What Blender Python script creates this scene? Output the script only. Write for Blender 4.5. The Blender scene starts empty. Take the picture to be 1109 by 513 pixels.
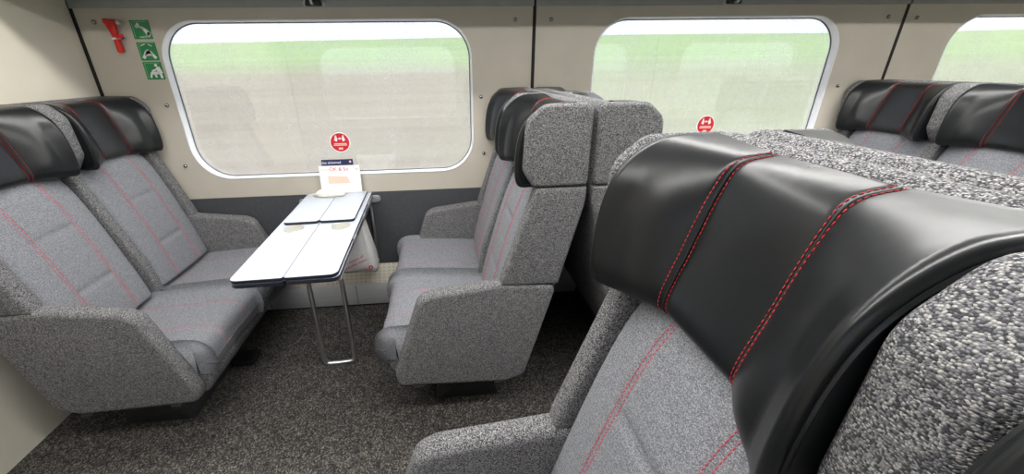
import bpy, bmesh, math, random
from mathutils import Vector, Matrix
random.seed(7)
scene = bpy.context.scene
COL = scene.collection
PI = math.pi

# ------------------------------------------------------------------ camera
CAM = dict(f=428.0, pitch=23.4, yaw=4.85, roll=-0.98, cx=520.0, cy=256.5, h=1.45)
def make_camera():
    p, yw, rl = (math.radians(CAM[k]) for k in ('pitch', 'yaw', 'roll'))
    F = Vector((math.sin(yw)*math.cos(p), math.cos(yw)*math.cos(p), -math.sin(p)))
    R = Vector((math.cos(yw), -math.sin(yw), 0)); U = R.cross(F)
    R2 = R*math.cos(rl) + U*math.sin(rl); U2 = -R*math.sin(rl) + U*math.cos(rl)
    cd = bpy.data.cameras.new('camera'); co = bpy.data.objects.new('camera', cd); COL.objects.link(co)
    m = Matrix((R2, U2, -F)).transposed().to_4x4(); m.translation = (0, 0, CAM['h'])
    co.matrix_world = m
    cd.sensor_fit = 'HORIZONTAL'; cd.sensor_width = 36; cd.lens = CAM['f']/1109*36
    cd.shift_x = (554.5-CAM['cx'])/1109; cd.shift_y = (CAM['cy']-256.5)/1109
    cd.clip_start = 0.02; cd.clip_end = 1000
    scene.camera = co
make_camera()

# ------------------------------------------------------------------ world, exposure
SKY_STRENGTH = 1.25
LAMP_STRENGTH = 22
world = bpy.data.worlds.new('overcast_sky'); scene.world = world; world.use_nodes = True
bg = world.node_tree.nodes['Background']
bg.inputs['Color'].default_value = (0.80, 0.86, 1.0, 1); bg.inputs['Strength'].default_value = SKY_STRENGTH
vs = scene.view_settings
vs.view_transform = 'Standard'; vs.look = 'None'; vs.gamma = 1; vs.exposure = 0.42
try: vs.use_curve_mapping = False
except Exception: pass

# ------------------------------------------------------------------ materials
def mat(name, color=(.5,.5,.5), rough=.5, metal=0, spec=.5):
    m = bpy.data.materials.new(name); m.use_nodes = True
    b = m.node_tree.nodes['Principled BSDF']
    b.inputs['Base Color'].default_value = (*color, 1); b.inputs['Roughness'].default_value = rough
    b.inputs['Metallic'].default_value = metal; b.inputs['Specular IOR Level'].default_value = spec
    return m
def nodes(m): return m.node_tree.nodes, m.node_tree.links, m.node_tree.nodes['Principled BSDF']
def coords(m, scale=(1,1,1)):
    n, l, b = nodes(m)
    tc = n.new('ShaderNodeTexCoord'); mp = n.new('ShaderNodeMapping'); mp.inputs['Scale'].default_value = scale
    l.new(tc.outputs['Object'], mp.inputs['Vector']); return mp.outputs['Vector']
def noise(m, vec, scale, detail=2, rough=.5):
    n, l, b = nodes(m); t = n.new('ShaderNodeTexNoise')
    t.inputs['Scale'].default_value = scale; t.inputs['Detail'].default_value = detail; t.inputs['Roughness'].default_value = rough
    l.new(vec, t.inputs['Vector']); return t.outputs['Fac']
def ramp(m, fac, stops):
    n, l, b = nodes(m); r = n.new('ShaderNodeValToRGB'); e = r.color_ramp.elements
    while len(e) < len(stops): e.new(.5)
    for k, (p, c) in enumerate(stops): e[k].position = p; e[k].color = (*c, 1)
    l.new(fac, r.inputs['Fac']); return r.outputs['Color']
def bump(m, fac, strength, dist):
    n, l, b = nodes(m); bp = n.new('ShaderNodeBump'); bp.inputs['Strength'].default_value = strength; bp.inputs['Distance'].default_value = dist
    l.new(fac, bp.inputs['Height']); l.new(bp.outputs['Normal'], b.inputs['Normal'])

def mottled(name, c0, c1, scale, rough=.6, detail=3, spec=.4, bstr=0, bdist=.001, stretch=(1,1,1)):
    m = mat(name, c0, rough, 0, spec); v = coords(m, stretch); f = noise(m, v, scale, detail)
    n, l, b = nodes(m); l.new(ramp(m, f, [(.3, c0), (.7, c1)]), b.inputs['Base Color'])
    if bstr: bump(m, f, bstr, bdist)
    return m

def tweed(name, dark, mid, light, cell=260, warm=.0):
    """woven fabric: small bright and dark flecks with relief"""
    m = mat(name, mid, .95, 0, .12); n, l, b = nodes(m)
    v = coords(m, (1, 1, 1.35))
    vo = n.new('ShaderNodeTexVoronoi'); vo.inputs['Scale'].default_value = cell; vo.inputs['Randomness'].default_value = .75
    wob = n.new('ShaderNodeTexNoise'); wob.inputs['Scale'].default_value = 60; wob.inputs['Detail'].default_value = 1
    l.new(v, wob.inputs['Vector'])
    mx = n.new('ShaderNodeMix'); mx.data_type = 'VECTOR'; mx.inputs['Factor'].default_value = .0035
    l.new(v, mx.inputs['A']); l.new(wob.outputs['Color'], mx.inputs['B']); l.new(mx.outputs['Result'], vo.inputs['Vector'])
    sep = n.new('ShaderNodeSeparateColor'); l.new(vo.outputs['Color'], sep.inputs['Color'])
    colr = ramp(m, sep.outputs['Red'], [(.0, dark), (.28, dark), (.36, mid), (.7, mid), (.8, light)])
    edge = n.new('ShaderNodeMath'); edge.operation = 'MULTIPLY'; edge.inputs[1].default_value = 1.15
    l.new(vo.outputs['Distance'], edge.inputs[0])
    dk = n.new('ShaderNodeMix'); dk.data_type = 'RGBA'; dk.inputs['B'].default_value = (*[c*.45 for c in dark], 1)
    rr = n.new('ShaderNodeMapRange'); rr.inputs['From Min'].default_value = .35; rr.inputs['From Max'].default_value = .95; rr.inputs['To Max'].default_value = .75
    l.new(edge.outputs[0], rr.inputs['Value']); l.new(rr.outputs['Result'], dk.inputs['Factor'])
    l.new(colr, dk.inputs['A']); l.new(dk.outputs['Result'], b.inputs['Base Color'])
    inv = n.new('ShaderNodeMath'); inv.operation = 'SUBTRACT'; inv.inputs[0].default_value = 1; l.new(vo.outputs['Distance'], inv.inputs[1])
    bump(m, inv.outputs[0], .8, .0022)
    return m

M = {}
M['tweed'] = tweed('grey_tweed', (.07,.07,.077), (.23,.23,.242), (.44,.43,.41), 470)
M['cushion'] = tweed('light_grey_weave', (.22,.225,.245), (.31,.32,.35), (.405,.41,.43), 460)
M['leather'] = mat('black_leather', (.009,.010,.011), .3, 0, .36)
def leather_setup(m):
    n, l, b = nodes(m); v = coords(m)
    f = noise(m, v, 16, 2, .5); bump(m, f, .25, .004)
    r = noise(m, v, 11, 2); mr = n.new('ShaderNodeMapRange'); mr.inputs['To Min'].default_value = .25; mr.inputs['To Max'].default_value = .35
    l.new(r, mr.inputs['Value']); l.new(mr.outputs['Result'], b.inputs['Roughness'])
leather_setup(M['leather'])
M['leather_seam'] = mat('black_leather_seam', (.006,.006,.006), .6)
M['thread'] = mat('red_thread', (.55,.02,.03), .7)
M['thread_soft'] = mat('dark_red_thread', (.60,.08,.12), .8)
M['seam'] = mat('dark_seam', (.03,.03,.035), .9)
M['black'] = mottled('black_plastic', (.012,.012,.013), (.02,.02,.021), 40, .5)
M['dark_metal'] = mottled('dark_base_metal', (.02,.02,.022), (.035,.035,.037), 30, .55)
M['wall'] = mottled('cream_laminate', (.49,.455,.385), (.53,.49,.415), 6, .42, 2, .4)
M['bulk'] = mottled('cream_bulkhead', (.63,.59,.49), (.67,.63,.53), 5, .45, 2, .4)
M['valance'] = mottled('grey_valance', (.30,.31,.31), (.34,.35,.35), 12, .5)
M['wain'] = mottled('charcoal_wainscot', (.048,.05,.055), (.065,.068,.074), 90, .75, 3)
M['ceiling'] = mottled('white_ceiling', (.72,.71,.68), (.76,.75,.72), 3, .6)
M['rubber'] = mottled('black_rubber_joint', (.006,.006,.006), (.012,.012,.012), 50, .7)
M['white_frame'] = mottled('white_window_frame', (.82,.84,.87), (.86,.88,.90), 10, .3)
M['gasket'] = mottled('grey_gasket', (.10,.11,.13), (.14,.15,.17), 20, .5)
M['chrome'] = mat('chrome', (.80,.80,.81), .3, 1)
M['steel'] = mottled('brushed_steel', (.50,.50,.50), (.62,.62,.61), 60, .38, 3, stretch=(.05,1,1)); nodes(M['steel'])[2].inputs['Metallic'].default_value = .85
M['heater'] = mottled('satin_aluminium', (.62,.63,.64), (.70,.71,.72), 40, .42, 3, stretch=(.05,1,1)); nodes(M['heater'])[2].inputs['Metallic'].default_value = .35
M['stud'] = mottled('dark_chrome_stud', (.30,.30,.31), (.38,.38,.39), 60, .2); nodes(M['stud'])[2].inputs['Metallic'].default_value = 1
M['laminate'] = mottled('white_table_laminate', (.52,.56,.63), (.55,.59,.66), 8, .28)
M['edge'] = mottled('navy_edge_band', (.012,.013,.025), (.02,.022,.035), 30, .4)
M['recess'] = mottled('beige_cup_recess', (.40,.39,.33), (.46,.45,.38), 30, .5)
M['paper'] = mottled('white_paper', (.80,.80,.80), (.85,.85,.85), 20, .6)
M['napkin'] = mottled('cream_napkin', (.76,.74,.62), (.82,.80,.70), 25, .9)
M['bag'] = mottled('translucent_white_bag', (.70,.70,.69), (.80,.80,.79), 14, .45, 3, .5, .5, .006)
M['navy'] = mat('navy_print', (.012,.012,.075), .45)
M['white_print'] = mat('white_print', (.85,.85,.85), .6)
M['red_print'] = mat('red_print', (.52,.02,.04), .6)
M['peach'] = mat('peach_print', (.78,.55,.45), .6)
M['green'] = mottled('green_sign_vinyl', (.008,.20,.055), (.010,.23,.065), 30, .35)
M['green_line'] = mat('light_green_line', (.18,.48,.25), .5)
M['red_sign'] = mottled('red_sticker_vinyl', (.50,.012,.022), (.55,.016,.028), 30, .4)
M['red_plastic'] = mottled('red_plastic', (.55,.012,.010), (.62,.018,.014), 30, .3)
M['lamp'] = mat('lamp_diffuser', (.9,.9,.9), .5)
nodes(M['lamp'])[2].inputs['Emission Color'].default_value = (1, .985, .96, 1)
nodes(M['lamp'])[2].inputs['Emission Strength'].default_value = LAMP_STRENGTH

def carpet():
    m = mat('speckled_carpet', (.05,.05,.05), 1, 0, .05); n, l, b = nodes(m); v = coords(m)
    vo = n.new('ShaderNodeTexVoronoi'); vo.inputs['Scale'].default_value = 210; l.new(v, vo.inputs['Vector'])
    sep = n.new('ShaderNodeSeparateColor'); l.new(vo.outputs['Color'], sep.inputs['Color'])
    big = noise(m, v, 22, 4, .7)
    c1 = ramp(m, sep.outputs['Green'], [(0, (.026,.026,.028)), (.5, (.068,.065,.063)), (.8, (.125,.119,.110)), (1, (.24,.225,.205))])
    mx = n.new('ShaderNodeMix'); mx.data_type = 'RGBA'; mx.blend_type = 'MULTIPLY'; mx.inputs['Factor'].default_value = .8
    l.new(c1, mx.inputs['A']); l.new(ramp(m, big, [(.3, (.5,.5,.52)), (.7, (1.25,1.2,1.12))]), mx.inputs['B'])
    l.new(mx.outputs['Result'], b.inputs['Base Color'])
    bump(m, sep.outputs['Green'], .9, .006); return m
M['carpet'] = carpet()

def grille():
    m = mat('perforated_grille', (.55,.50,.42), .5, .3); n, l, b = nodes(m); v = coords(m, (1,1,1))
    br = n.new('ShaderNodeTexBrick'); br.inputs['Scale'].default_value = 1; br.offset = 0
    br.inputs['Brick Width'].default_value = .03; br.inputs['Row Height'].default_value = .022; br.inputs['Mortar Size'].default_value = .006
    br.inputs['Color1'].default_value = (.46,.41,.33,1); br.inputs['Color2'].default_value = (.52,.47,.38,1); br.inputs['Mortar'].default_value = (.62,.58,.50,1)
    l.new(v, br.inputs['Vector']); l.new(br.outputs['Color'], b.inputs['Base Color']); return m
M['grille'] = grille()

def window_glass():
    """dusty glazing: clear glass, weak mirror reflection, thin bright dust film"""
    m = bpy.data.materials.new('dusty_window_glass'); m.use_nodes = True
    n, l = m.node_tree.nodes, m.node_tree.links; n.remove(n['Principled BSDF']); out = n['Material Output']
    tr = n.new('ShaderNodeBsdfTransparent'); tl = n.new('ShaderNodeBsdfTranslucent'); tl.inputs['Color'].default_value = (.93,.92,.88,1)
    df = n.new('ShaderNodeBsdfDiffuse'); df.inputs['Color'].default_value = (.75,.74,.70,1)
    gl = n.new('ShaderNodeBsdfGlossy'); gl.inputs['Roughness'].default_value = .01; gl.inputs['Color'].default_value = (1,1,1,1)
    tc = n.new('ShaderNodeTexCoord'); mp = n.new('ShaderNodeMapping'); mp.inputs['Scale'].default_value = (1, 1, .55)
    l.new(tc.outputs['Object'], mp.inputs['Vector'])
    a = n.new('ShaderNodeTexNoise'); a.inputs['Scale'].default_value = 5; a.inputs['Detail'].default_value = 8; a.inputs['Roughness'].default_value = .75
    c = n.new('ShaderNodeTexNoise'); c.inputs['Scale'].default_value = 190; c.inputs['Detail'].default_value = 3
    l.new(mp.outputs['Vector'], a.inputs['Vector']); l.new(mp.outputs['Vector'], c.inputs['Vector'])
    mu = n.new('ShaderNodeMath'); mu.operation = 'MULTIPLY'; l.new(a.outputs['Fac'], mu.inputs[0]); l.new(c.outputs['Fac'], mu.inputs[1])
    mr = n.new('ShaderNodeMapRange'); mr.inputs['From Min'].default_value = .10; mr.inputs['From Max'].default_value = .42
    mr.inputs['To Min'].default_value = .08; mr.inputs['To Max'].default_value = .34; l.new(mu.outputs[0], mr.inputs['Value'])
    dm = n.new('ShaderNodeMixShader'); dm.inputs['Fac'].default_value = .3; l.new(tl.outputs[0], dm.inputs[1]); l.new(df.outputs[0], dm.inputs[2])
    m1 = n.new('ShaderNodeMixShader'); l.new(mr.outputs['Result'], m1.inputs['Fac']); l.new(tr.outputs[0], m1.inputs[1]); l.new(dm.outputs[0], m1.inputs[2])
    lw = n.new('ShaderNodeLayerWeight'); pw = n.new('ShaderNodeMath'); pw.operation = 'POWER'; pw.inputs[1].default_value = 5; l.new(lw.outputs['Facing'], pw.inputs[0])
    fr = n.new('ShaderNodeMath'); fr.operation = 'MULTIPLY_ADD'; fr.inputs[1].default_value = .9; fr.inputs[2].default_value = .065; l.new(pw.outputs[0], fr.inputs[0])
    m2 = n.new('ShaderNodeMixShader'); l.new(fr.outputs[0], m2.inputs['Fac']); l.new(m1.outputs[0], m2.inputs[1]); l.new(gl.outputs[0], m2.inputs[2])
    l.new(m2.outputs[0], out.inputs['Surface']); return m
M['glass'] = window_glass()

def field():
    m = mat('grass_field', (.3,.5,.15), 1, 0, .05); n, l, b = nodes(m)
    v = coords(m, (.03, .55, .55)); f = noise(m, v, 1.2, 4, .6)
    green = ramp(m, f, [(.3, (.38,.56,.20)), (.5, (.46,.66,.25)), (.72, (.56,.72,.32))])
    v2 = coords(m, (.05, .8, .8)); f2 = noise(m, v2, 1.0, 4, .6)
    dry = ramp(m, f2, [(.3, (.41,.33,.23)), (.55, (.50,.42,.30)), (.75, (.48,.44,.28))])
    stub = ramp(m, f2, [(.3, (.44,.48,.25)), (.55, (.52,.55,.32)), (.75, (.54,.53,.35))])
    tc = n.new('ShaderNodeTexCoord'); sp = n.new('ShaderNodeSeparateXYZ'); l.new(tc.outputs['Object'], sp.inputs[0])
    # brown stubble near the track on the left, paler grass to the right, green field beyond
    side = n.new('ShaderNodeMapRange'); side.inputs['From Min'].default_value = -1; side.inputs['From Max'].default_value = 9; l.new(sp.outputs['X'], side.inputs['Value'])
    nx = n.new('ShaderNodeMix'); nx.data_type = 'RGBA'; l.new(side.outputs['Result'], nx.inputs['Factor']); l.new(dry, nx.inputs['A']); l.new(stub, nx.inputs['B'])
    wv = n.new('ShaderNodeTexNoise'); wv.inputs['Scale'].default_value = .12; wv.inputs['Detail'].default_value = 3; l.new(tc.outputs['Object'], wv.inputs['Vector'])
    e2 = n.new('ShaderNodeMath'); e2.operation = 'MULTIPLY_ADD'; e2.inputs[1].default_value = 8; l.new(wv.outputs['Fac'], e2.inputs[0]); l.new(sp.outputs['Y'], e2.inputs[2])
    mr = n.new('ShaderNodeMapRange'); mr.inputs['From Min'].default_value = 30; mr.inputs['From Max'].default_value = 42; l.new(e2.outputs[0], mr.inputs['Value'])
    mx = n.new('ShaderNodeMix'); mx.data_type = 'RGBA'; l.new(mr.outputs['Result'], mx.inputs['Factor']); l.new(nx.outputs['Result'], mx.inputs['A']); l.new(green, mx.inputs['B'])
    l.new(mx.outputs['Result'], b.inputs['Base Color']); return m
M['field'] = field()

# ------------------------------------------------------------------ mesh helpers
def link(name, me, material=None, parent=None, loc=None, rot=None):
    o = bpy.data.objects.new(name, me); COL.objects.link(o)
    if material is not None:
        for mm in (material if isinstance(material, (list, tuple)) else [material]): me.materials.append(M[mm] if isinstance(mm, str) else mm)
    if parent: o.parent = parent
    if loc: o.location = loc
    if rot: o.rotation_euler = rot
    return o
def mesh(name, verts, faces, smooth=False):
    me = bpy.data.meshes.new(name); me.from_pydata([tuple(v) for v in verts], [], faces); me.update()
    bm = bmesh.new(); bm.from_mesh(me); bmesh.ops.recalc_face_normals(bm, faces=bm.faces); bm.to_mesh(me); bm.free()
    if smooth:
        for p in me.polygons: p.use_smooth = True
    return me
def autosmooth(me, ang=40):
    for p in me.polygons: p.use_smooth = True
    bm = bmesh.new(); bm.from_mesh(me)
    for e in bm.edges:
        if len(e.link_faces) == 2 and e.calc_face_angle(0) > math.radians(ang): e.smooth = False
    bm.to_mesh(me); bm.free(); return me
def empty(name, loc=(0,0,0), rz=0):
    o = bpy.data.objects.new(name, None); COL.objects.link(o); o.location = loc; o.rotation_euler = (0,0,rz); o.empty_display_size = .1; return o
def tag(o, label=None, cat=None, group=None, kind=None):
    if label: o['label'] = label
    if cat: o['category'] = cat
    if group: o['group'] = group
    if kind: o['kind'] = kind
    return o
def box_me(name, x0, x1, y0, y1, z0, z1, bev=0, seg=2):
    bm = bmesh.new(); bmesh.ops.create_cube(bm, size=1)
    for v in bm.verts: v.co = ((x0+x1)/2+v.co.x*(x1-x0), (y0+y1)/2+v.co.y*(y1-y0), (z0+z1)/2+v.co.z*(z1-z0))
    if bev: bmesh.ops.bevel(bm, geom=bm.edges[:], offset=bev, segments=seg, affect='EDGES', profile=.5)
    me = bpy.data.meshes.new(name); bm.to_mesh(me); bm.free()
    if bev: autosmooth(me, 35)
    return me
def fillet(pts, n=6):
    """pts: (a, b, radius) closed polygon -> dense smooth polygon"""
    out = []; N = len(pts)
    for i in range(N):
        p = Vector(pts[i][:2]); a = Vector(pts[i-1][:2]); b = Vector(pts[(i+1) % N][:2]); r = pts[i][2]
        if r <= 0: out.append(p); continue
        da, db = (a-p), (b-p); la, lb = da.length, db.length; da.normalize(); db.normalize()
        ang = da.angle(db); t = min(r/math.tan(ang/2), la*.48, lb*.48); rr = t*math.tan(ang/2)
        c = p + (da+db).normalized()*(rr/math.sin(ang/2)); s, e = p+da*t, p+db*t
        v0, v1 = s-c, e-c; tot = v0.angle_signed(v1) if v0.length and v1.length else 0
        for k in range(n+1):
            th = -tot*k/n; q = Vector((v0.x*math.cos(th)-v0.y*math.sin(th), v0.x*math.sin(th)+v0.y*math.cos(th)))
            out.append(c+q)
    res = []
    for q in out:
        if not res or (q-res[-1]).length > 1e-5: res.append(q)
    return res
def area2(P): return sum(P[i].x*P[(i+1) % len(P)].y-P[(i+1) % len(P)].x*P[i].y for i in range(len(P)))/2
def offset(P, d):
    s = 1 if area2(P) > 0 else -1; out = []; N = len(P)
    for i in range(N):
        a, p, b = P[i-1], P[i], P[(i+1) % N]
        e0 = (p-a).normalized(); e1 = (b-p).normalized()
        n0 = Vector((-e0.y, e0.x))*s; n1 = Vector((-e1.y, e1.x))*s; m = n0+n1
        if m.length < 1e-6: m = n0
        m.normalize(); k = max(.5, m.dot(n0)); out.append(p+m*(d/k))
    return out
def slab_me(name, poly, v0, v1, r=.01, seg=4, axis='y', dome=0):
    """polygon in (x,z) extruded along y (axis 'y') or polygon in (x,y) along z (axis 'z'), rounded rims"""
    rings = []
    for k in range(seg+1):
        th = PI/2*k/seg; rings.append((r*(1-math.sin(th)), v0+r*(1-math.cos(th))))
    for k in range(seg+1):
        th = PI/2*(1-k/seg); rings.append((r*(1-math.sin(th)), v1-r*(1-math.cos(th))))
    verts = []; faces = []; N = len(poly)
    for ins, v in rings:
        for q in (offset(poly, ins) if ins > 1e-6 else poly):
            verts.append((q.x, v, q.y) if axis == 'y' else (q.x, q.y, v))
    for k in range(len(rings)-1):
        for i in range(N): faces.append((k*N+i, k*N+(i+1) % N, (k+1)*N+(i+1) % N, (k+1)*N+i))
    faces.append(tuple(range(N))); faces.append(tuple(range((len(rings)-1)*N, len(rings)*N)))
    me = mesh(name, verts, faces); return autosmooth(me, 38)
def P(*pts): return fillet(pts)
def tube_me(name, pts, r, n=10, closed=False, cap=True):
    pts = [Vector(p) for p in pts]; verts = []; faces = []; N = len(pts); prev = None
    for i, p in enumerate(pts):
        if closed: d = pts[(i+1) % N]-pts[i-1]
        else: d = pts[min(i+1, N-1)]-pts[max(i-1, 0)]
        d.normalize()
        if prev is None: u = d.orthogonal().normalized()
        else: u = (prev-d*prev.dot(d)).normalized()
        prev = u; w = d.cross(u)
        for k in range(n):
            a = 2*PI*k/n; verts.append(p+(u*math.cos(a)+w*math.sin(a))*r)
    for i in range(N if closed else N-1):
        j = (i+1) % N
        for k in range(n): faces.append((i*n+k, i*n+(k+1) % n, j*n+(k+1) % n, j*n+k))
    if cap and not closed: faces += [tuple(range(n)), tuple(range((N-1)*n, N*n))]
    me = mesh(name, verts, faces); return autosmooth(me, 50)
def smooth_path(pts, n=8):
    """Catmull-Rom through points"""
    pts = [Vector(p) for p in pts]; out = []
    for i in range(len(pts)-1):
        p0, p1, p2, p3 = pts[max(i-1, 0)], pts[i], pts[i+1], pts[min(i+2, len(pts)-1)]
        for k in range(n):
            t = k/n; out.append(.5*((2*p1)+(p2-p0)*t+(2*p0-5*p1+4*p2-p3)*t*t+(3*p1-p0-3*p2+p3)*t**3))
    out.append(pts[-1]); return out
def bent(pts, r, n=6):
    """polyline with rounded corners in 3D"""
    pts = [Vector(p) for p in pts]; out = [pts[0]]
    for i in range(1, len(pts)-1):
        a, p, b = pts[i-1], pts[i], pts[i+1]; da = (a-p).normalized(); db = (b-p).normalized()
        t = min(r, (a-p).length*.49, (b-p).length*.49); s, e = p+da*t, p+db*t
        for k in range(n+1):
            u = k/n; out.append(s*(1-u)**2+p*2*u*(1-u)+e*u*u)
    out.append(pts[-1]); return out
def text_me(name, body, size, align='CENTER', shear=0, ext=.0002, spacing=1.0):
    cu = bpy.data.curves.new(name, 'FONT'); cu.body = body; cu.size = size; cu.align_x = align; cu.align_y = 'CENTER'; cu.extrude = ext; cu.shear = shear
    cu.resolution_u = 3; cu.space_character = spacing
    o = bpy.data.objects.new('tmp_text', cu); COL.objects.link(o); bpy.context.view_layer.update()
    me = bpy.data.meshes.new_from_object(o.evaluated_get(bpy.context.evaluated_depsgraph_get()))
    me.name = name; bpy.data.objects.remove(o); bpy.data.curves.remove(cu); return me
def flat_me(name, polys, th=.0006):
    """several 2D polygons (x,y) as thin prisms in one mesh (flat print)"""
    verts = []; faces = []
    for p in polys:
        b = len(verts); N = len(p)
        verts += [(x, y, 0) for x, y in p]+[(x, y, th) for x, y in p]
        faces += [tuple(range(b, b+N)), tuple(range(b+N, b+2*N))]+[(b+i, b+(i+1) % N, b+N+(i+1) % N, b+N+i) for i in range(N)]
    return mesh(name, verts, faces)
def disc(cx, cy, r, n=20, ry=None): return [(cx+r*math.cos(2*PI*k/n), cy+(ry or r)*math.sin(2*PI*k/n)) for k in range(n)]
def bar(x0, y0, x1, y1, w0, w1=None):
    w1 = w0 if w1 is None else w1; d = Vector((x1-x0, y1-y0)).normalized(); nx, ny = -d.y, d.x
    return [(x0+nx*w0, y0+ny*w0), (x0-nx*w0, y0-ny*w0), (x1-nx*w1, y1-ny*w1), (x1+nx*w1, y1+ny*w1)]
def rrect(x0, x1, y0, y1, r, n=8): return fillet([(x0,y0,r),(x1,y0,r),(x1,y1,r),(x0,y1,r)], n)
def copy_tree(o, parent=None):
    c = o.copy(); COL.objects.link(c)
    if parent: c.parent = parent
    for ch in list(o.children): copy_tree(ch, c)
    return c
ON_WALL = (PI/2, 0, 0)       # flat things drawn in xy, hung on the far wall facing -y

# ------------------------------------------------------------------ the setting
XL, XR = -1.79, 5.2          # bulkheads
YF, YN = 2.38, -0.38         # far and near side walls
ZC = 2.2
RACK = dict(y=1.90, z=1.77)
fl = link('floor', box_me('floor', XL-.1, XR+.1, YN-.1, YF+.1, -.06, 0), 'carpet'); tag(fl, 'dark speckled grey carpet on the coach floor', kind='structure')
ce = link('ceiling', box_me('ceiling', XL-.1, XR+.1, YN-.1, YF+.1, ZC, ZC+.06), 'ceiling'); tag(ce, 'white coach ceiling above the racks', kind='structure')
wl = link('wall_left', box_me('wall_left', XL-.08, XL, YN-.1, YF+.1, -.01, ZC+.01), 'bulk'); tag(wl, 'cream end bulkhead behind the left double seat', kind='structure')
wr = link('wall_right', box_me('wall_right', XR, XR+.08, YN-.1, YF+.1, -.01, ZC+.01), 'bulk'); tag(wr, 'cream end bulkhead at the far right', kind='structure')

Z_WAIN = .754
WIN_Z = (.868, 1.681)
SEAMS = [XL, .515, 2.70, 4.9]
WINS = [(-1.425, .170), (.862, 2.338), (3.04, 4.6)]
def sheet_with_holes(name, outer, holes, y, thick):
    bm = bmesh.new(); es = []
    for loop in [outer]+holes:
        vs_ = [bm.verts.new((q[0], y, q[1])) for q in loop]
        es += [bm.edges.new((vs_[i], vs_[(i+1) % len(vs_)])) for i in range(len(vs_))]
    bmesh.ops.triangle_fill(bm, use_beauty=True, use_dissolve=False, edges=es)
    r = bmesh.ops.extrude_face_region(bm, geom=bm.faces[:])
    for v in [g for g in r['geom'] if isinstance(g, bmesh.types.BMVert)]: v.co.y += thick
    bmesh.ops.recalc_face_normals(bm, faces=bm.faces)
    me = bpy.data.meshes.new(name); bm.to_mesh(me); bm.free(); return me
def side_wall(name, y, out, label):
    root = empty(name, (0, y, 0)); tag(root, label, kind='structure')
    for k in range(3):
        x0, x1 = SEAMS[k]+.007, SEAMS[k+1]-.007
        if k == 0: x0 = SEAMS[0]+.012
        if k == 2: x1 = XR
        outer = [(x0, Z_WAIN), (x1, Z_WAIN), (x1, ZC), (x0, ZC)]
        a, b = WINS[k]; hole = [(q.x, q.y) for q in rrect(a, b, *WIN_Z, .19, 12)]
        link('wall_panel', sheet_with_holes('wall_panel', outer, [hole], 0, .03*out), 'wall', root)
        lo = link('lower_panel', box_me('lower_panel', x0, x1, min(-.004*out, .03*out), max(-.004*out, .03*out), 0, Z_WAIN), 'wain', root)
        va = link('valance', box_me('valance', x0, x1, min(-.012*out, 0), max(-.012*out, 0), 1.737, ZC), 'valance', root)
    for s in SEAMS[:3]:
        xx = s+.008 if s == XL else s
        link('joint_strip', box_me('joint_strip', xx-.009, xx+.009, min(-.003*out, .02*out), max(-.003*out, .02*out), 0, ZC), 'rubber', root)
    link('outer_skin', box_me('outer_skin', XL-.1, XR+.1, min(.03*out, .12*out), max(.03*out, .12*out), -.01, WIN_Z[0]-.08), 'valance', root)
    return root
wf = side_wall('wall_far', YF, 1, 'cream panelled window wall with charcoal lower panels')
wn = side_wall('wall_near', YN, -1, 'cream panelled window wall behind the camera')

# wall fasteners
def dome_me(name, r, h, n=14):
    prof = [(0, h), (r*.5, h*.9), (r*.85, h*.55), (r, 0)]; verts = [(0, 0, h)]; faces = []
    for (q, z) in prof[1:]:
        for k in range(n): verts.append((q*math.cos(2*PI*k/n), q*math.sin(2*PI*k/n), z))
    for k in range(n): faces.append((0, 1+k, 1+(k+1) % n))
    for j in range(2):
        for k in range(n): faces.append((1+j*n+k, 1+(j+1)*n+k, 1+(j+1)*n+(k+1) % n, 1+j*n+(k+1) % n))
    faces.append(tuple(1+2*n+k for k in range(n))); return mesh(name, verts, faces, True)
sm = dome_me('screw', .011, .010); sm.materials.append(M['stud'])
for (x, z) in [(-1.695,1.678),(-1.478,1.281),(-1.482,.95),(.221,1.287),(.233,.965),(.411,1.675),(.607,1.674),(2.416,1.303),(2.596,1.674),(2.781,1.668)]:
    o = bpy.data.objects.new('screw', sm); COL.objects.link(o); o.parent = wf; o.location = (x, 0, z); o.rotation_euler = ON_WALL

def make_window(n, a, b, y, out, label):
    root = empty('window_%d' % n, ((a+b)/2, y, (WIN_Z[0]+WIN_Z[1])/2)); tag(root, label, kind='structure')
    hw, hh = (b-a)/2, (WIN_Z[1]-WIN_Z[0])/2
    prof = [(.003, .004), (.003, -.003), (-.001, -.004), (-.004, -.001), (-.006, .04), (-.007, .05)]   # (outward from hole edge, depth)
    base = rrect(-hw, hw, -hh, hh, .19, 14); verts = []; faces = []; N = len(base)
    for (o_, d) in prof:
        for q in offset(base, -o_): verts.append((q.x, d*out, q.y))
    for k in range(len(prof)-1):
        for i in range(N): faces.append((k*N+i, k*N+(i+1) % N, (k+1)*N+(i+1) % N, (k+1)*N+i))
    link('window_frame', autosmooth(mesh('window_frame', verts, faces), 50), 'white_frame', root)
    loop = [(q.x, .040*out, q.y) for q in offset(base, .008)]
    link('gasket', tube_me('gasket', loop, .0035, 6, closed=True), 'gasket', root)
    gl = [q for q in offset(base, .005)]
    vv = [(q.x, .042*out, q.y) for q in gl]+[(q.x, .048*out, q.y) for q in gl]; G = len(gl)
    ff = [tuple(range(G)), tuple(range(G, 2*G))]+[(i, (i+1) % G, G+(i+1) % G, G+i) for i in range(G)]
    link('pane', mesh('pane', vv, ff), 'glass', root)
wl_ = ['dusty rounded window above the folding table', 'rounded window behind the middle seats', 'rounded window at the far right edge']
for k, (a, b) in enumerate(WINS): make_window(k+1, a, b, YF, 1, wl_[k])
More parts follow.
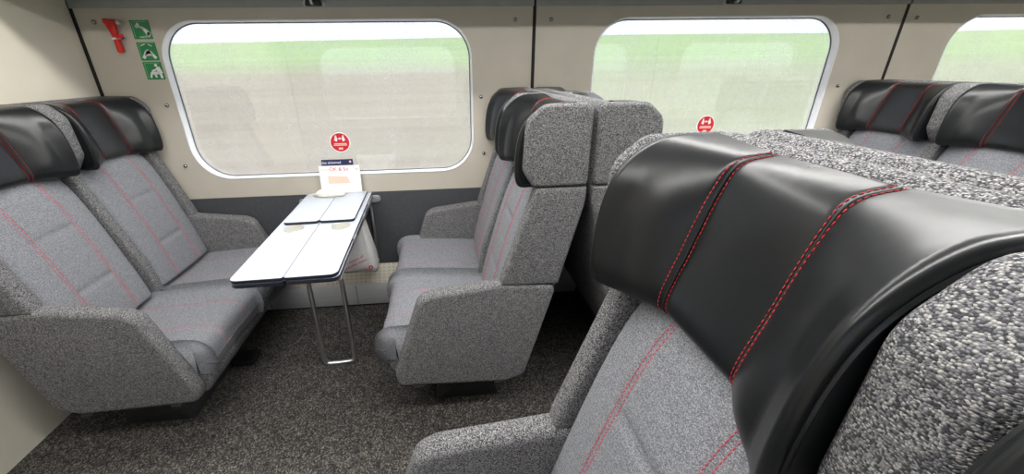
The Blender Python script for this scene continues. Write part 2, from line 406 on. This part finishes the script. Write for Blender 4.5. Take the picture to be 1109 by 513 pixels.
for k, (a, b) in enumerate(WINS): make_window(k+4, a, b, YN, -1, 'rounded window %s in the wall behind the camera' % ('nearest the left bulkhead', 'in the middle', 'nearest the right bulkhead')[k])

# heating duct along the far wall
def heater():
    y0 = YF-.009
    root = empty('heating_duct', (XL+.02, y0-.08, 0)); tag(root, 'low aluminium heating duct with perforated top along the window wall', 'heater')
    L = XR-XL-.04
    link('front_panel', box_me('front_panel', 0, L, 0, .012, .012, .163, .004), 'heater', root)
    link('kick_strip', box_me('kick_strip', 0, L, .014, .03, 0, .03), 'black', root)
    me = box_me('top_grille', 0, L, 0, .128, -.004, .004, .002); o = link('top_grille', me, 'grille', root, (0, .004, .165)); o.rotation_euler = (math.atan2(.1, .074), 0, 0)
    for x in [.6, 1.15, 1.7, 2.25, 2.8, 3.4, 4.0]:
        link('panel_joint', box_me('panel_joint', x-.002, x+.002, -.001, .004, .02, .16), 'gasket', root)
heater()

# luggage racks and ceiling lights
def rack(name, label, y0, y1):
    root = empty(name, (XL, (y0+y1)/2, RACK['z'])); tag(root, label, 'luggage rack')
    w = (y1-y0)/2; L = XR-XL
    link('shelf', box_me('shelf', .005, L-.005, -w, w, 0, .025, .008), 'valance', root)
    s = -1 if (y0+y1)/2 > 1 else 1
    link('front_rail', tube_me('front_rail', [(.01, s*(w-.012), .06), (L-.01, s*(w-.012), .06)], .012), 'chrome', root)
    for x in [.3, 1.4, 2.5, 3.6, 4.7, 5.8]: link('bracket', box_me('bracket', x-.01, x+.01, -w+.01, w-.01, .022, .07, .004), 'steel', root)
rack('luggage_rack', 'grey overhead luggage rack above the far windows', RACK['y'], YF-.015)
rack('luggage_rack', 'grey overhead luggage rack above the near windows', YN+.015, 2.0-RACK['y'])
for yy, lab in ((.45, 'long ceiling light strip over the near seats'), (1.55, 'long ceiling light strip over the window-side seats')):
    root = empty('ceiling_light', (XL+.3, yy, ZC)); tag(root, lab, 'ceiling light', 'ceiling light strips')
    L = XR-XL-.6
    link('housing', box_me('housing', 0, L, -.09, .09, -.02, 0, .004), 'ceiling', root)
    link('diffuser', box_me('diffuser', .02, L-.02, -.07, .07, -.034, -.02, .004), 'lamp', root)

# land outside
def land():
    verts = []; faces = []; xs = [-260+i*20 for i in range(27)]
    prof = [(2.9,-1.3),(3.6,-1.35),(5,-1.5),(7,-1.35),(10,-1.0),(16,-.2),(28,1.0),(45,2.5),(70,4.7),(95,6.9),(115,7.9),(150,7.4)]
    for (y, z) in prof:
        for x in xs: verts.append((x, y, z+(0 if y < 20 else .25*math.sin(x*.03+y)+.004*x*(1 if y > 60 else .4))))
    n = len(xs)
    for j in range(len(prof)-1):
        for i in range(n-1): faces.append((j*n+i, j*n+i+1, (j+1)*n+i+1, (j+1)*n+i))
    o = link('grass_slope', mesh('grass_slope', verts, faces, True), 'field'); tag(o, 'green field rising outside the windows', kind='structure')
    me = mesh('trackside', [(-260,-200,-1.6),(260,-200,-1.6),(260,3,-1.36),(-260,3,-1.36)], [(0,1,2,3)])
    o = link('trackside_ground', me, 'field'); tag(o, 'grass ground beneath and behind the coach', kind='structure')
land()

# ------------------------------------------------------------------ double seat
def smoothstep(a, b, x):
    t = max(0, min(1, (x-a)/(b-a))); return t*t*(3-2*t)
def catmull(ctrl, t):
    n = len(ctrl)-1; f = t*n; i = min(int(f), n-1); u = f-i
    p0, p1, p2, p3 = (Vector(ctrl[max(0, min(n, k))]) for k in (i-1, i, i+1, i+2))
    return .5*((2*p1)+(p2-p0)*u+(2*p0-5*p1+4*p2-p3)*u*u+(3*p1-p0-3*p2+p3)*u**3)

HR_C = [(.05,1.088),(.135,1.062),(.182,1.080),(.156,1.185),(.130,1.276),(.108,1.316),(.058,1.328)]
HR_W = [(.05,1.075),(.208,1.050),(.256,1.073),(.257,1.185),(.230,1.275),(.160,1.330),(.058,1.338)]
HRW = .229
ST_V = .090
def hr_point(v, t):
    w = max(0, min(1, (abs(v)-.082)/(HRW-.082)))**1.12
    q = catmull([Vector(a)*(1-w)+Vector(b)*w for a, b in zip(HR_C, HR_W)], t)
    # soft crease at the stitch seams and padding between them
    cr = .0045*math.exp(-((abs(v)-ST_V)/.0055)**2)
    pad = .0025*max(0, 1-(v/ST_V)**2)*math.sin(PI*min(1, max(0, (t-.25)/.6))) if abs(v) < ST_V else 0
    dn = Vector(catmull([Vector(a)*(1-w)+Vector(b)*w for a, b in zip(HR_C, HR_W)], min(1, t+.01)))-q
    nn = Vector((dn.y, -dn.x)); nn = nn.normalized() if nn.length > 1e-9 else Vector((1, 0))
    k = smoothstep(.12, .3, t)
    puff = .013*math.sin(PI*min(1, max(0, (abs(v)-ST_V)/.10)))*smoothstep(.75, .50, t)*smoothstep(.26, .40, t) if abs(v) > ST_V else 0
    return q+nn*(pad-cr+puff)*k, nn
def headrest_me():
    vs_ = []
    for k in range(61): vs_.append(-HRW+2*HRW*k/60)
    vs_ += [s*(ST_V+d) for s in (-1, 1) for d in (-.011, -.005, 0, .005, .011)]; vs_ = sorted(set(round(x, 5) for x in vs_))
    NT = 48; rows = []
    for v in vs_: rows.append([(hr_point(v, j/NT)[0], v) for j in range(NT+1)])
    def shrink(row, ins, dv):
        c = Vector((.1, 1.2)); out = []
        for j, (q, v) in enumerate(row):
            a = row[max(j-1, 0)][0]; b = row[min(j+1, NT)][0]; d = (b-a); n_ = Vector((-d.y, d.x)).normalized()
            out.append((q+n_*ins, v+dv))
        return out
    lo, hi = rows[0], rows[-1]; r = .011
    lo_r = [[(q, v-r*math.sin(a)+0) for q, v in shrink(lo, r*(1-math.cos(a)), 0)] for a in (PI/2, PI/3, PI/6)]
    hi_r = [[(q, v+r*math.sin(a)) for q, v in shrink(hi, r*(1-math.cos(a)), 0)] for a in (PI/6, PI/3, PI/2)]
    rows = lo_r+rows+hi_r
    rows = [[(q, v*(HRW/(HRW+r))) for q, v in row] for row in rows]
    verts = [(q.x, v, q.y) for row in rows for q, v in row]; faces = []; n = NT+1
    for i in range(len(rows)-1):
        for j in range(NT): faces.append((i*n+j, i*n+j+1, (i+1)*n+j+1, (i+1)*n+j))
        faces.append((i*n+NT, i*n, (i+1)*n, (i+1)*n+NT))
    faces += [tuple(range(n)), tuple(range((len(rows)-1)*n, len(rows)*n))]
    return autosmooth(mesh('headrest', verts, faces), 60)
HRK = HRW/(HRW+.011)
def dashes_me(name, lines, r, dash, gap, n=5):
    verts = []; faces = []
    for pts in lines:
        pts = [Vector(p) for p in pts]; L = [0]
        for a, b in zip(pts, pts[1:]): L.append(L[-1]+(b-a).length)
        def at(s):
            for i in range(len(L)-1):
                if L[i+1] >= s: return pts[i].lerp(pts[i+1], (s-L[i])/max(1e-9, L[i+1]-L[i]))
            return pts[-1]
        s = 0
        while s+dash < L[-1]:
            seg = [at(s), at(s+dash*.5), at(s+dash)]; d = (seg[2]-seg[0]).normalized(); u = d.orthogonal().normalized(); w = d.cross(u); b0 = len(verts)
            for k, (p, rr) in enumerate(zip(seg, (.55, 1, .55))):
                for q in range(n): a = 2*PI*q/n; verts.append(p+(u*math.cos(a)+w*math.sin(a))*r*rr)
            for k in range(2):
                for q in range(n): faces.append((b0+k*n+q, b0+k*n+(q+1) % n, b0+(k+1)*n+(q+1) % n, b0+(k+1)*n+q))
            faces += [tuple(range(b0, b0+n)), tuple(range(b0+2*n, b0+3*n))]; s += dash+gap
    return mesh(name, verts, faces, True)
def strip_path(v, off, t0=.27, t1=.99, n=40):
    out = []
    for k in range(n+1):
        t = t0+(t1-t0)*k/n; q, nn = hr_point(v, t); out.append((q.x+nn.x*off, v*HRK, q.y+nn.y*off))
    return out

def cushion_me(name, ctrl, under, half, redge, t_round, groove, nt=70, nv=64, puff=.008):
    """upholstered cushion following a side profile; rounded borders and sewn grooves"""
    Lp = 0; prev = None
    for k in range(101):
        q = catmull(ctrl, k/100)
        if prev is not None: Lp += (q-prev).length
        prev = q
    def surf(v, t):
        q = catmull(ctrl, t); e = .004; d = catmull(ctrl, min(1, t+e))-catmull(ctrl, max(0, t-e)); nn = Vector((d.y, -d.x)).normalized()
        a = half-abs(v); h = 0
        if a < redge: h += redge-math.sqrt(max(0, redge**2-(redge-a)**2))
        for lo, tt in ((t_round[0], t), (t_round[1], 1-t)):
            if lo > 0:
                b = tt*Lp
                if b < lo: h += lo-math.sqrt(max(0, lo**2-(lo-b)**2))
        hh = -h+puff*(1-(v/half)**2)-groove(v, t, Lp)
        return q+nn*hh, nn
    def dist(n, r, L):   # finer sampling near the borders
        return [.5-.5*math.cos(PI*k/n)*(.55)-.45*(1-2*k/n)*.5 for k in range(n+1)]
    vsx = sorted(set([round(x, 5) for x in [(-1+2*((k/nv)))*half for k in range(nv+1)]+[s*half*(1-.2*f*f) for s in (-1, 1) for f in (0, .15, .3, .45, .6, .8)]]))
    ts = sorted(set([round(k/nt, 5) for k in range(nt+1)]+[round(f, 5) for f in (.004, .01, .02, .98, .99, .996)]))
    verts = []; faces = []; nV = len(vsx); nT = len(ts)
    for t in ts:
        for v in vsx: q, _ = surf(v, t); verts.append((q.x, v, q.y))
    for j in range(nT-1):
        for i in range(nV-1): faces.append((j*nV+i, j*nV+i+1, (j+1)*nV+i+1, (j+1)*nV+i))
    rim = [(0, i) for i in range(nV)]+[(j, nV-1) for j in range(1, nT)]+[(nT-1, i) for i in range(nV-2, -1, -1)]+[(j, 0) for j in range(nT-2, 0, -1)]
    b0 = len(verts)
    for (j, i) in rim: q = under(ts[j]); verts.append((q[0], vsx[i], q[1]))
    R = len(rim)
    for k in range(R):
        a = rim[k]; b = rim[(k+1) % R]; faces.append((a[0]*nV+a[1], b[0]*nV+b[1], b0+(k+1) % R, b0+k))
    me = mesh(name, verts, faces, True); return me, surf

BACK = [(.345,.455),(.325,.55),(.285,.70),(.235,.87),(.185,1.00),(.120,1.10)]
def back_under(t): q = catmull(BACK, t); return (q.x-.075, q.y-.02)
def g_back(v, t, L):
    g = .0035*math.exp(-((abs(v)-.095)/.007)**2)
    if abs(v) < .095:
        for tt in (.33, .60): g += .0085*math.exp(-(((t-tt)*L)/.008)**2)*(1-smoothstep(.080, .095, abs(v)))
    return g
SEAT = [(.265,.435),(.40,.446),(.55,.456),(.70,.464),(.768,.458),(.802,.430),(.810,.385),(.806,.345),(.795,.315)]
def seat_under(t):
    q = catmull(SEAT, t)
    if q.x < .74: return (q.x, .318)
    return (.745, max(.312, min(q.y, .39)))
def g_seat(v, t, L): return .0035*math.exp(-((abs(v)-.095)/.007)**2)+.004*math.exp(-(((t-.80)*L)/.006)**2)
CW = .222; CO = .015      # cushion half width, shift towards the divider

def make_double_seat(win):
    root = empty('double_seat')
    back = P((.0,1.27,.03),(.003,1.338,.031),(.066,1.338,.030),(.07,1.10,.0),(.15,.70,.0),(.27,.33,.02),(.215,.25,.03),(.085,.66,.3),(.0,1.05,.2))
    link('back_shell', slab_me('back_shell', back, -.505, .505, .02, 4), 'tweed', root)
    wing = P((.005,1.058,.02),(.005,1.336,.03),(.172,1.334,.05),(.230,1.285,.06),(.238,1.12,.04),(.20,1.058,.03))
    for s in (-1, 1):
        a, b = (.499, .533) if s > 0 else (-.533, -.499)
        link('headrest_wing', slab_me('headrest_wing', wing, a, b, .0165, 5), 'tweed', root)
    link('divider_wing', slab_me('divider_wing', P((.005,1.058,.025),(.005,1.338,.03),(.168,1.336,.05),(.226,1.28,.06),(.232,1.12,.04),(.19,1.058,.03)), -.0415, .0415, .022, 6), 'tweed', root)
    side = P((.006,1.055,.0),(.188,1.055,.02),(.308,.70,.05),(.312,.672,.0),(.086,.668,.0),(.006,1.0,.2))
    arm = P((.087,.664,.035),(.31,.682,.05),(.585,.650,.05),(.635,.625,.06),(.752,.275,.05),(.742,.212,.035),(.29,.195,.04),(.205,.225,.04))
    arm_win = P((.087,.664,.035),(.31,.682,.05),(.585,.650,.05),(.635,.625,.06),(.735,.34,.04),(.73,.292,.03),(.29,.29,.03),(.20,.29,.03))
    for s in (-1, 1):
        a, b = (.472, .53) if s > 0 else (-.53, -.472)
        link('side_panel', slab_me('side_panel', side, a, b, .014, 4), 'tweed', root)
        ar = link('armrest', slab_me('armrest', arm_win if s == win else arm, a-(.012 if s > 0 else 0), b+(0 if s > 0 else .012), .022, 5), 'tweed', root)
        for (u, z) in (((.315,.195),(.655,.207)) if s != win else ((.315,.288),(.655,.288))):
            yy = .525 if s > 0 else -.525
            link('bumper', box_me('bumper', u-.022, u+.022, yy-.012, yy+.012, z-.006, z+.012, .005), 'black', ar)
    link('divider', slab_me('divider', P((.03,1.055,.0),(.178,1.055,.02),(.335,.60,.03),(.36,.43,.02),(.2,.43,.0)), -.024, .024, .012, 4), 'tweed', root)
    pan = P((.24,.325,.02),(.772,.316,.012),(.782,.275,.03),(.748,.212,.03),(.30,.200,.03),(.235,.26,.02))
    link('seat_pan', slab_me('seat_pan', pan, -.465, .465, .01, 3), 'tweed', root)
    link('pedestal', slab_me('pedestal', P((.30,0,.01),(.60,0,.01),(.56,.215,.01),(.34,.215,.01)), -.40, .40, .01, 2), 'dark_metal', root)
    pd = link('release_pedal', box_me('release_pedal', .60, .72, -.07, .03, .012, .04, .008), 'black', root)
    link('pedal_hinge', box_me('pedal_hinge', .56, .61, -.05, .01, .02, .06, .006), 'dark_metal', pd)
    hme = headrest_me()
    st_r = dashes_me('headrest_stitching', [strip_path(s*(ST_V+d), .0010) for s in (-1, 1) for d in (-.0062, .0062)], .00075, .0054, .0026)
    seam_mes = [tube_me('headrest_seam', strip_path(q*ST_V, .0022), .0022, 6) for q in (-1, 1)]
    welt_mes = []
    for q_ in (-1, 1):
        pts = []
        for k in range(50):
            t = .16+.80*k/49; q, nn = hr_point(q_*HRW, t); pts.append((q.x-nn.x*.012, q_*(HRW+.0005), q.y-nn.y*.012))
        welt_mes.append(tube_me('headrest_welt', pts, .0028, 6))
    for q in seam_mes: q.materials.append(M['leather_seam'])
    for q in welt_mes: q.materials.append(M['leather'])
    hme.materials.append(M['leather']); st_r.materials.append(M['thread'])
    bme, bsurf = cushion_me('backrest_cushion', BACK, back_under, CW, .042, (.03, .03), g_back)
    sme, ssurf = cushion_me('seat_cushion', SEAT, seat_under, CW, .022, (.03, 0), g_seat)
    bme.materials.append(M['cushion']); sme.materials.append(M['cushion'])
    def lines(surf, vv, t0, t1, off=.0006, n=60):
        out = []
        for s in (-1, 1):
            for d in (-.006, .006):
                pts = []
                for k in range(n+1):
                    v = s*vv+d; q, nn = surf(v, t0+(t1-t0)*k/n); pts.append((q.x+nn.x*off, v, q.y+nn.y*off))
                out.append(pts)
        return out
    bst = dashes_me('backrest_stitching', lines(bsurf, .095, .04, .99), .0014, .006, .003); bst.materials.append(M['thread_soft'])
    sst = dashes_me('seat_stitching', lines(ssurf, .095, .03, .80), .0016, .006, .003); sst.materials.append(M['thread_soft'])
    for s in (-1, 1):
        h = link('headrest', hme, None, root, (0, s*.271, 0))
        tag(link('stitching', st_r, None, h), 'red double stitching on black leather', kind='stuff')
        for q in seam_mes: link('seam', q, None, h)
        for q in welt_mes: link('welt', q, None, h)
        b = link('backrest_cushion', bme, None, root, (0, s*(.265-CO), 0)); tag(link('stitching', bst, None, b), 'red stitching lines', kind='stuff')
        c = link('seat_cushion', sme, None, root, (0, s*(.265-CO), 0)); tag(link('stitching', sst, None, c), 'red stitching lines', kind='stuff')
    return root

G = 'double seats of the coach'
protos = {1: make_double_seat(1), -1: make_double_seat(-1)}; used = set()
spots = [
    (XL+.005, 1.832, 0, 'grey double seat with black headrests against the cream left bulkhead'),
    (.498, 1.832, PI, 'grey double seat facing left across the white folding table'),
    (.506, 1.832, 0, 'grey double seat turned right, back to back behind the middle seat'),
    (2.69, 1.832, PI, 'grey double seat at the far right in front of the last window'),
    (.530, .170, PI, 'large foreground double seat with black leather headrest and red stitching'),
    (.541, .170, 0, 'double seat directly behind the foreground headrest, only its top showing'),
]
for k, (x, y, rz, lab) in enumerate(spots):
    side = (1 if rz == 0 else -1)*(1 if y > 1 else -1)      # local side next to the outer wall
    o = protos[side] if side not in used else copy_tree(protos[side]); used.add(side)
    o.location = (x, y, 0); o.rotation_euler = (0, 0, rz); tag(o, lab, 'seat', G)

# ------------------------------------------------------------------ folding table
def board(name, poly, z0, z1, parent, r=.0015):
    me = slab_me(name, poly, z0, z1, r, 2, axis='z'); me.materials.append(M['laminate']); me.materials.append(M['edge'])
    for p in me.polygons:
        p.material_index = 0 if p.normal.z > .8 else 1
    o = bpy.data.objects.new(name, me); COL.objects.link(o); o.parent = parent; return o
def folding_table():
    root = empty('folding_table', (-.63, 1.85, 0)); tag(root, 'white folding table with chrome loop leg standing under the window', 'table')
    root.rotation_euler = (0, 0, math.radians(2.0)); zt = .758
    w = .193
    for s, sh in ((-1, 1), (1, -1)):
        lo = sorted((s*.0007, s*w)); ri = .012; ro = .03
        r4 = lambda a, b, c, d: fillet([(lo[0], -.525, a), (lo[1], -.525, b), (lo[1], .50, c), (lo[0], .50, d)], 5)
        poly = r4(ro, ri, .004, .004) if s < 0 else r4(ri, ro, .004, .004)
        board('fixed_leaf', poly, zt-.038, zt-.022, root)
        lo2 = sorted((s*.0007, s*(w-.002)))
        poly = fillet([(lo2[0], -.528, ro if s < 0 else ri), (lo2[1], -.528, ri if s < 0 else ro), (lo2[1], .50, .004), (lo2[0], .50, .004)], 5)
        a = board('folded_leaf', poly, zt-.018, zt-.004, root)
        lo3 = sorted((s*.0008, s*.168))
        poly = fillet([(lo3[0], .015, .02), (lo3[1], .015, .02), (lo3[1], .50, .008), (lo3[0], .50, .008)], 5)
        board('wall_leaf', poly, zt-.003, zt+.011, root)
        # cup recess near the step
        cx = -.105 if s < 0 else .112
        ring = tube_me('cup_ring', [(cx+.043*math.cos(2*PI*k/28), -.034+.043*math.sin(2*PI*k/28), zt-.0035) for k in range(28)], .0022, 6, closed=True)
        c = link('cup_recess', ring, 'steel', a)
        link('recess_floor', slab_me('recess_floor', [Vector(q) for q in disc(cx, -.034, .042, 28)], zt-.0045, zt-.0030, .0004, 1, axis='z'), 'recess', a)
        link('side_rail', box_me('side_rail', s*(w-.012)-.008, s*(w-.012)+.008, -.49, .50, zt-.058, zt-.038, .003), 'chrome', root)
        for y in (-.15, .14, .34): link('hinge', box_me('hinge', s*(w+.001)-.005, s*(w+.001)+.005, y-.03, y+.03, zt-.036, zt-.012, .003), 'steel', root)
    leg = bent([(-.062, -.118, zt-.05), (-.062, -.118, .010), (.092, -.112, .010), (.092, -.112, zt-.05)], .03, 7)
    link('leg', tube_me('leg', leg, .0115, 12), 'chrome', root)
    link('wall_rail', box_me('wall_rail', -.19, .19, .50, .522, zt-.06, zt+.004, .004), 'steel', root)
    for s in (-1, 1):
        link('brace', tube_me('brace', bent([(s*.178, .42, zt-.05), (s*.178, .502, zt-.08), (s*.178, .506, .33)], .03), .008, 8), 'chrome', root)
        link('brace_bracket', slab_me('brace_bracket', P((s*.165,.69,.02),(s*.165,.735,.02),(s*.24,.735,.02),(s*.24,.69,.02)), .508, .518, .003, 2), 'steel', root)
    return root
folding_table()

# ------------------------------------------------------------------ things on and under the table
def card(name, x0, x1, z0, z1, y, th, material, label, cat, tilt=0):
    me = box_me(name, x0, x1, -th/2, th/2, 0, z1-z0, .0004, 1); o = link(name, me, material, None, (0, y, z0)); o.rotation_euler = (tilt, 0, 0)
    tag(o, label, cat); return o
TZ = .7705
c1 = card('timetable_card', -.738, -.505, TZ, .930, 2.334, .002, 'paper', 'white printed card with red heading leaning by the window sill', 'card', math.radians(-6))
t = link('heading', text_me('heading', 'OK & So', .030), 'red_print', c1, (-.625, -.0015, .138), ON_WALL)
link('print', flat_me('print', [[(-.062,-.02),(.062,-.02),(.050,.02),(-.062,.026)]]), 'peach', c1, (-.63, -.0012, .075), ON_WALL)
link('small_print', flat_me('small_print', [bar(-.03,0,.03,0,.0025), bar(.17,0,.185,0,.006)]), 'peach', c1, (-.70, -.0012, .137), ON_WALL)
c2 = card('menu_booklet', -.722, -.542, TZ, .962, 2.352, .008, 'navy', 'navy booklet with white title standing behind the white card', 'booklet', math.radians(-5))
link('title', text_me('title', 'the skimmed', .021), 'white_print', c2, (-.665, -.0045, .174), ON_WALL)
link('corner_mark', flat_me('corner_mark', [disc(0, 0, .006)]), 'peach', c2, (-.557, -.0045, .177), ON_WALL)

def crumple(name, cx, cy, cz, sx, sy, sz, seed, material, label, cat):
    rnd = random.Random(seed); bm = bmesh.new(); bmesh.ops.create_icosphere(bm, subdivisions=4, radius=1)
    ph = [(rnd.uniform(2, 5), rnd.uniform(2, 5), rnd.uniform(0, 6), rnd.uniform(.05, .14)) for _ in range(8)]
    for v in bm.verts:
        d = 1+sum(a*abs(math.sin(fx*v.co.x+fy*v.co.y*1.3+fx*v.co.z+p))-a*.5 for fx, fy, p, a in ph)
        z = v.co.z*d*sz
        v.co = (v.co.x*d*sx, v.co.y*d*sy, z)
    zm = min(v.co.z for v in bm.verts)
    for v in bm.verts: v.co.z = max(v.co.z, zm*.55)-zm*.55
    me = bpy.data.meshes.new(name); bm.to_mesh(me); bm.free(); autosmooth(me, 35)
    o = link(name, me, material, None, (cx, cy, cz)); tag(o, label, cat); return o
nk = crumple('paper_napkin', -.672, 2.275, TZ, .082, .034, .024, 3, 'napkin', 'crumpled cream paper napkin at the wall end of the table', 'napkin')

def litter_bag():
    # soft bag: loop sections from top to bottom
    secs = [(.70,.035,.055),(.66,.05,.062),(.58,.066,.068),(.48,.084,.072),(.40,.098,.074),(.345,.104,.070),(.318,.100,.055),(.312,.086,.035)]
    verts = []; faces = []; N = 40; rnd = random.Random(5)
    for j, (z, hx, hy) in enumerate(secs):
        for k in range(N):
            a = 2*PI*k/N; ca, sa = math.cos(a), math.sin(a); e = .45
            x = math.copysign(abs(ca)**e, ca)*hx; y = math.copysign(abs(sa)**e, sa)*hy
            wv = .004*math.sin(5*a+j*1.3)*(.4+j/8)+.003*math.sin(11*a+j*.7)
            verts.append((x*(1+wv*4), y+wv*1.2, z-.312+.006*math.sin(3*a)*(j > 5)))
    n = len(secs)
    for j in range(n-1):
        for k in range(N): faces.append((j*N+k, j*N+(k+1) % N, (j+1)*N+(k+1) % N, (j+1)*N+k))
    faces.append(tuple(range((n-1)*N, n*N)))
    root = link('litter_bag', autosmooth(mesh('litter_bag', verts, faces), 60), 'bag', None, (-.548, 2.218, .312)); tag(root, 'white litter bag with red lettering hanging under the table', 'bag')
    R = (PI/2, 0, 0)
    yy = -.0785
    o = link('lettering', text_me('lettering', 'For lovers of\nbeautiful vistas', .026, shear=.2), 'red_print', root, (-.020, yy-.001, .085), (PI/2, -math.radians(24), 0))
    link('lettering_small', text_me('lettering_small', 'viarail.ca', .012), 'red_print', root, (.03, yy, .040), (PI/2, -math.radians(10), 0))
    o = link('round_mark', flat_me('round_mark', [disc(0, 0, .013)]), 'red_print', root, (.074, yy+.002, .048), R)
    link('round_mark_letter', flat_me('round_mark_letter', [bar(-.005,-.004,.003,.004,.002), bar(-.001,-.004,.006,-.004,.0016)], .0012), 'white_print', o, (0, 0, .0003))
    link('dark_print', flat_me('dark_print', [bar(-.02,0,.02,.012,.006), bar(-.02,-.017,.025,-.002,.003)]), 'navy', root, (-.075, yy+.004, .135), R)
    link('hanger', tube_me('hanger', bent([(-.036, -.03, .37), (-.036, -.03, .405), (.036, -.03, .405), (.036, -.03, .37)], .012), .0025, 6), 'steel', root)
litter_bag()

# ------------------------------------------------------------------ wall signs, hammer, hooks, stickers
def sign(x, z, label, shapes, text=None):
    th = .0015; h = .0445
    o = link('safety_sign', flat_me('safety_sign', [[(-h,-h+.002),(h,-h+.002),(h,h-.002),(-h,h-.002)]], th), 'green', None, (x, YF-.0002, z), ON_WALL)
    tag(o, label, 'sign', 'green safety signs')
    fr = h-.008
    link('border', flat_me('border', [bar(-fr,-fr,-fr,fr,.0012), bar(-fr,fr,fr,fr,.0012)], .0004), 'green_line', o, (0, 0, th))
    link('pictogram', flat_me('pictogram', shapes, .0006), 'white_print', o, (0, 0, th))
    if text: link('lettering', text_me('lettering', text, .011), 'white_print', o, (0, -.034, th+.0003))
sign(-1.487, 1.643, 'top green sign with a hammer pictogram beside the red hammer',
     [bar(-.016,.020,.010,.004,.005,.004), bar(-.022,.010,-.006,.028,.006), bar(.004,.012,.034,-.022,.005,.012), bar(.022,-.018,.034,-.026,.012)], 'SAFETY')
sign(-1.487, 1.544, 'middle green sign with a crouching figure pictogram under the hammer sign',
     [disc(.0,.002,.008), bar(-.030,-.032,-.014,-.010,.007,.007), bar(.030,-.032,.014,-.010,.007,.007), bar(-.018,-.010,.018,-.010,.010), bar(-.012,-.004,.012,-.004,.008), bar(-.028,.026,-.006,.034,.0015), bar(.010,.032,.026,.024,.0015)])
sign(-1.487, 1.453, 'bottom green sign with a seated figure pictogram beside the window corner',
     [disc(.016,.026,.007), bar(.022,.018,.030,-.014,.009,.011), bar(.026,-.010,-.018,-.012,.007), bar(.018,.008,-.010,-.002,.004), bar(-.016,-.012,-.024,-.034,.005), bar(.028,-.014,.030,-.036,.006), bar(.000,-.014,.004,-.032,.005)])

def hammer():
    root = empty('emergency_hammer', (-1.60, YF, 1.61)); tag(root, 'red emergency hammer clipped to the wall left of the green signs', 'hammer')
    def pr(name, pts, y0, y1, m, r=.006):
        return link(name, slab_me(name, fillet(pts, 4), y0, y1, r, 3), m, root)
    pr('handle', [(-.030,.062,.006),(.014,.062,.006),(.008,-.004,.012),(.014,-.072,.012),(-.014,-.076,.012),(-.012,-.004,.012)], -.034, -.010, 'red_plastic')
    pr('head', [(-.034,.082,.008),(.022,.076,.008),(.024,.054,.008),(-.030,.056,.01)], -.040, -.006, 'red_plastic')
    tip = pr('tip', [(.020,.076,.004),(.040,.072,.012),(.042,.054,.012),(.022,.054,.004)], -.034, -.012, 'steel')
    pr('wall_clip', [(-.022,.004,.004),(.022,.010,.004),(.020,-.008,.004),(-.020,-.012,.004)], -.008, 0, 'black', .002)
    sl = pr('seal', [(.006,.004,.004),(.044,.014,.008),(.048,.000,.008),(.030,-.008,.006),(.006,-.008,.004)], -.042, -.034, 'red_plastic', .003)
    pr('tie', [(-.016,-.004,.002),(.012,-.001,.002),(.012,-.009,.002),(-.016,-.012,.002)], -.037, -.009, 'white_print', .0015)
hammer()

def hook(x, label):
    root = empty('coat_hook', (x, YF-.012, 1.756)); tag(root, label, 'hook', 'coat hooks above the windows')
    link('plate', slab_me('plate', fillet([(-.052,-.018,.008),(.052,-.018,.008),(.052,.011,.008),(-.052,.011,.008)], 5), -.008, 0, .003, 2), 'steel', root)
    link('hook_body', slab_me('hook_body', fillet([(-.045,-.018,.008),(.045,-.018,.008),(.036,.009,.008),(-.036,.009,.008)], 5), -.03, -.008, .008, 3), 'dark_metal', root)
    link('peg', tube_me('peg', bent([(0, -.02, -.006), (0, -.055, -.010), (0, -.06, .009)], .02), .007, 8), 'steel', root)
hook(-.62, 'metal coat hook at the top above the window beside the table')
hook(1.61, 'metal coat hook at the top above the second window')

def sticker(x, z, label):
    o = link('round_sticker', flat_me('round_sticker', [disc(0, 0, .058, 40)], .001), 'white_print', None, (x, YF+.0418, z), ON_WALL)
    tag(o, label, 'sticker', 'round red stickers on the windows')
    link('red_disc', flat_me('red_disc', [disc(0, 0, .0535, 40)], .0005), 'red_sign', o, (0, 0, .001))
    gl = []
    for s in (-1, 1):
        gl += [disc(s*.021, .036, .0045, 10), bar(s*.021, .031, s*.020, .006, .007, .005), bar(s*.021, .026, s*.031, .012, .003)]
    gl += [disc(0, .022, .006, 10), bar(-.013,.021,.013,.021,.0015)]
    link('pictogram', flat_me('pictogram', gl, .0005), 'white_print', o, (0, 0, .0015))
    link('lettering', flat_me('lettering', [bar(-.036,-.008,.036,-.008,.0028), bar(-.038,-.016,.038,-.016,.0028), bar(-.012,-.036,.012,-.036,.006)], .0005), 'peach', o, (0, 0, .0015))
sticker(-.612, 1.050, 'round red sticker low on the window above the folding table')
sticker(1.640, 1.086, 'round red sticker low on the second window above the foreground seat')
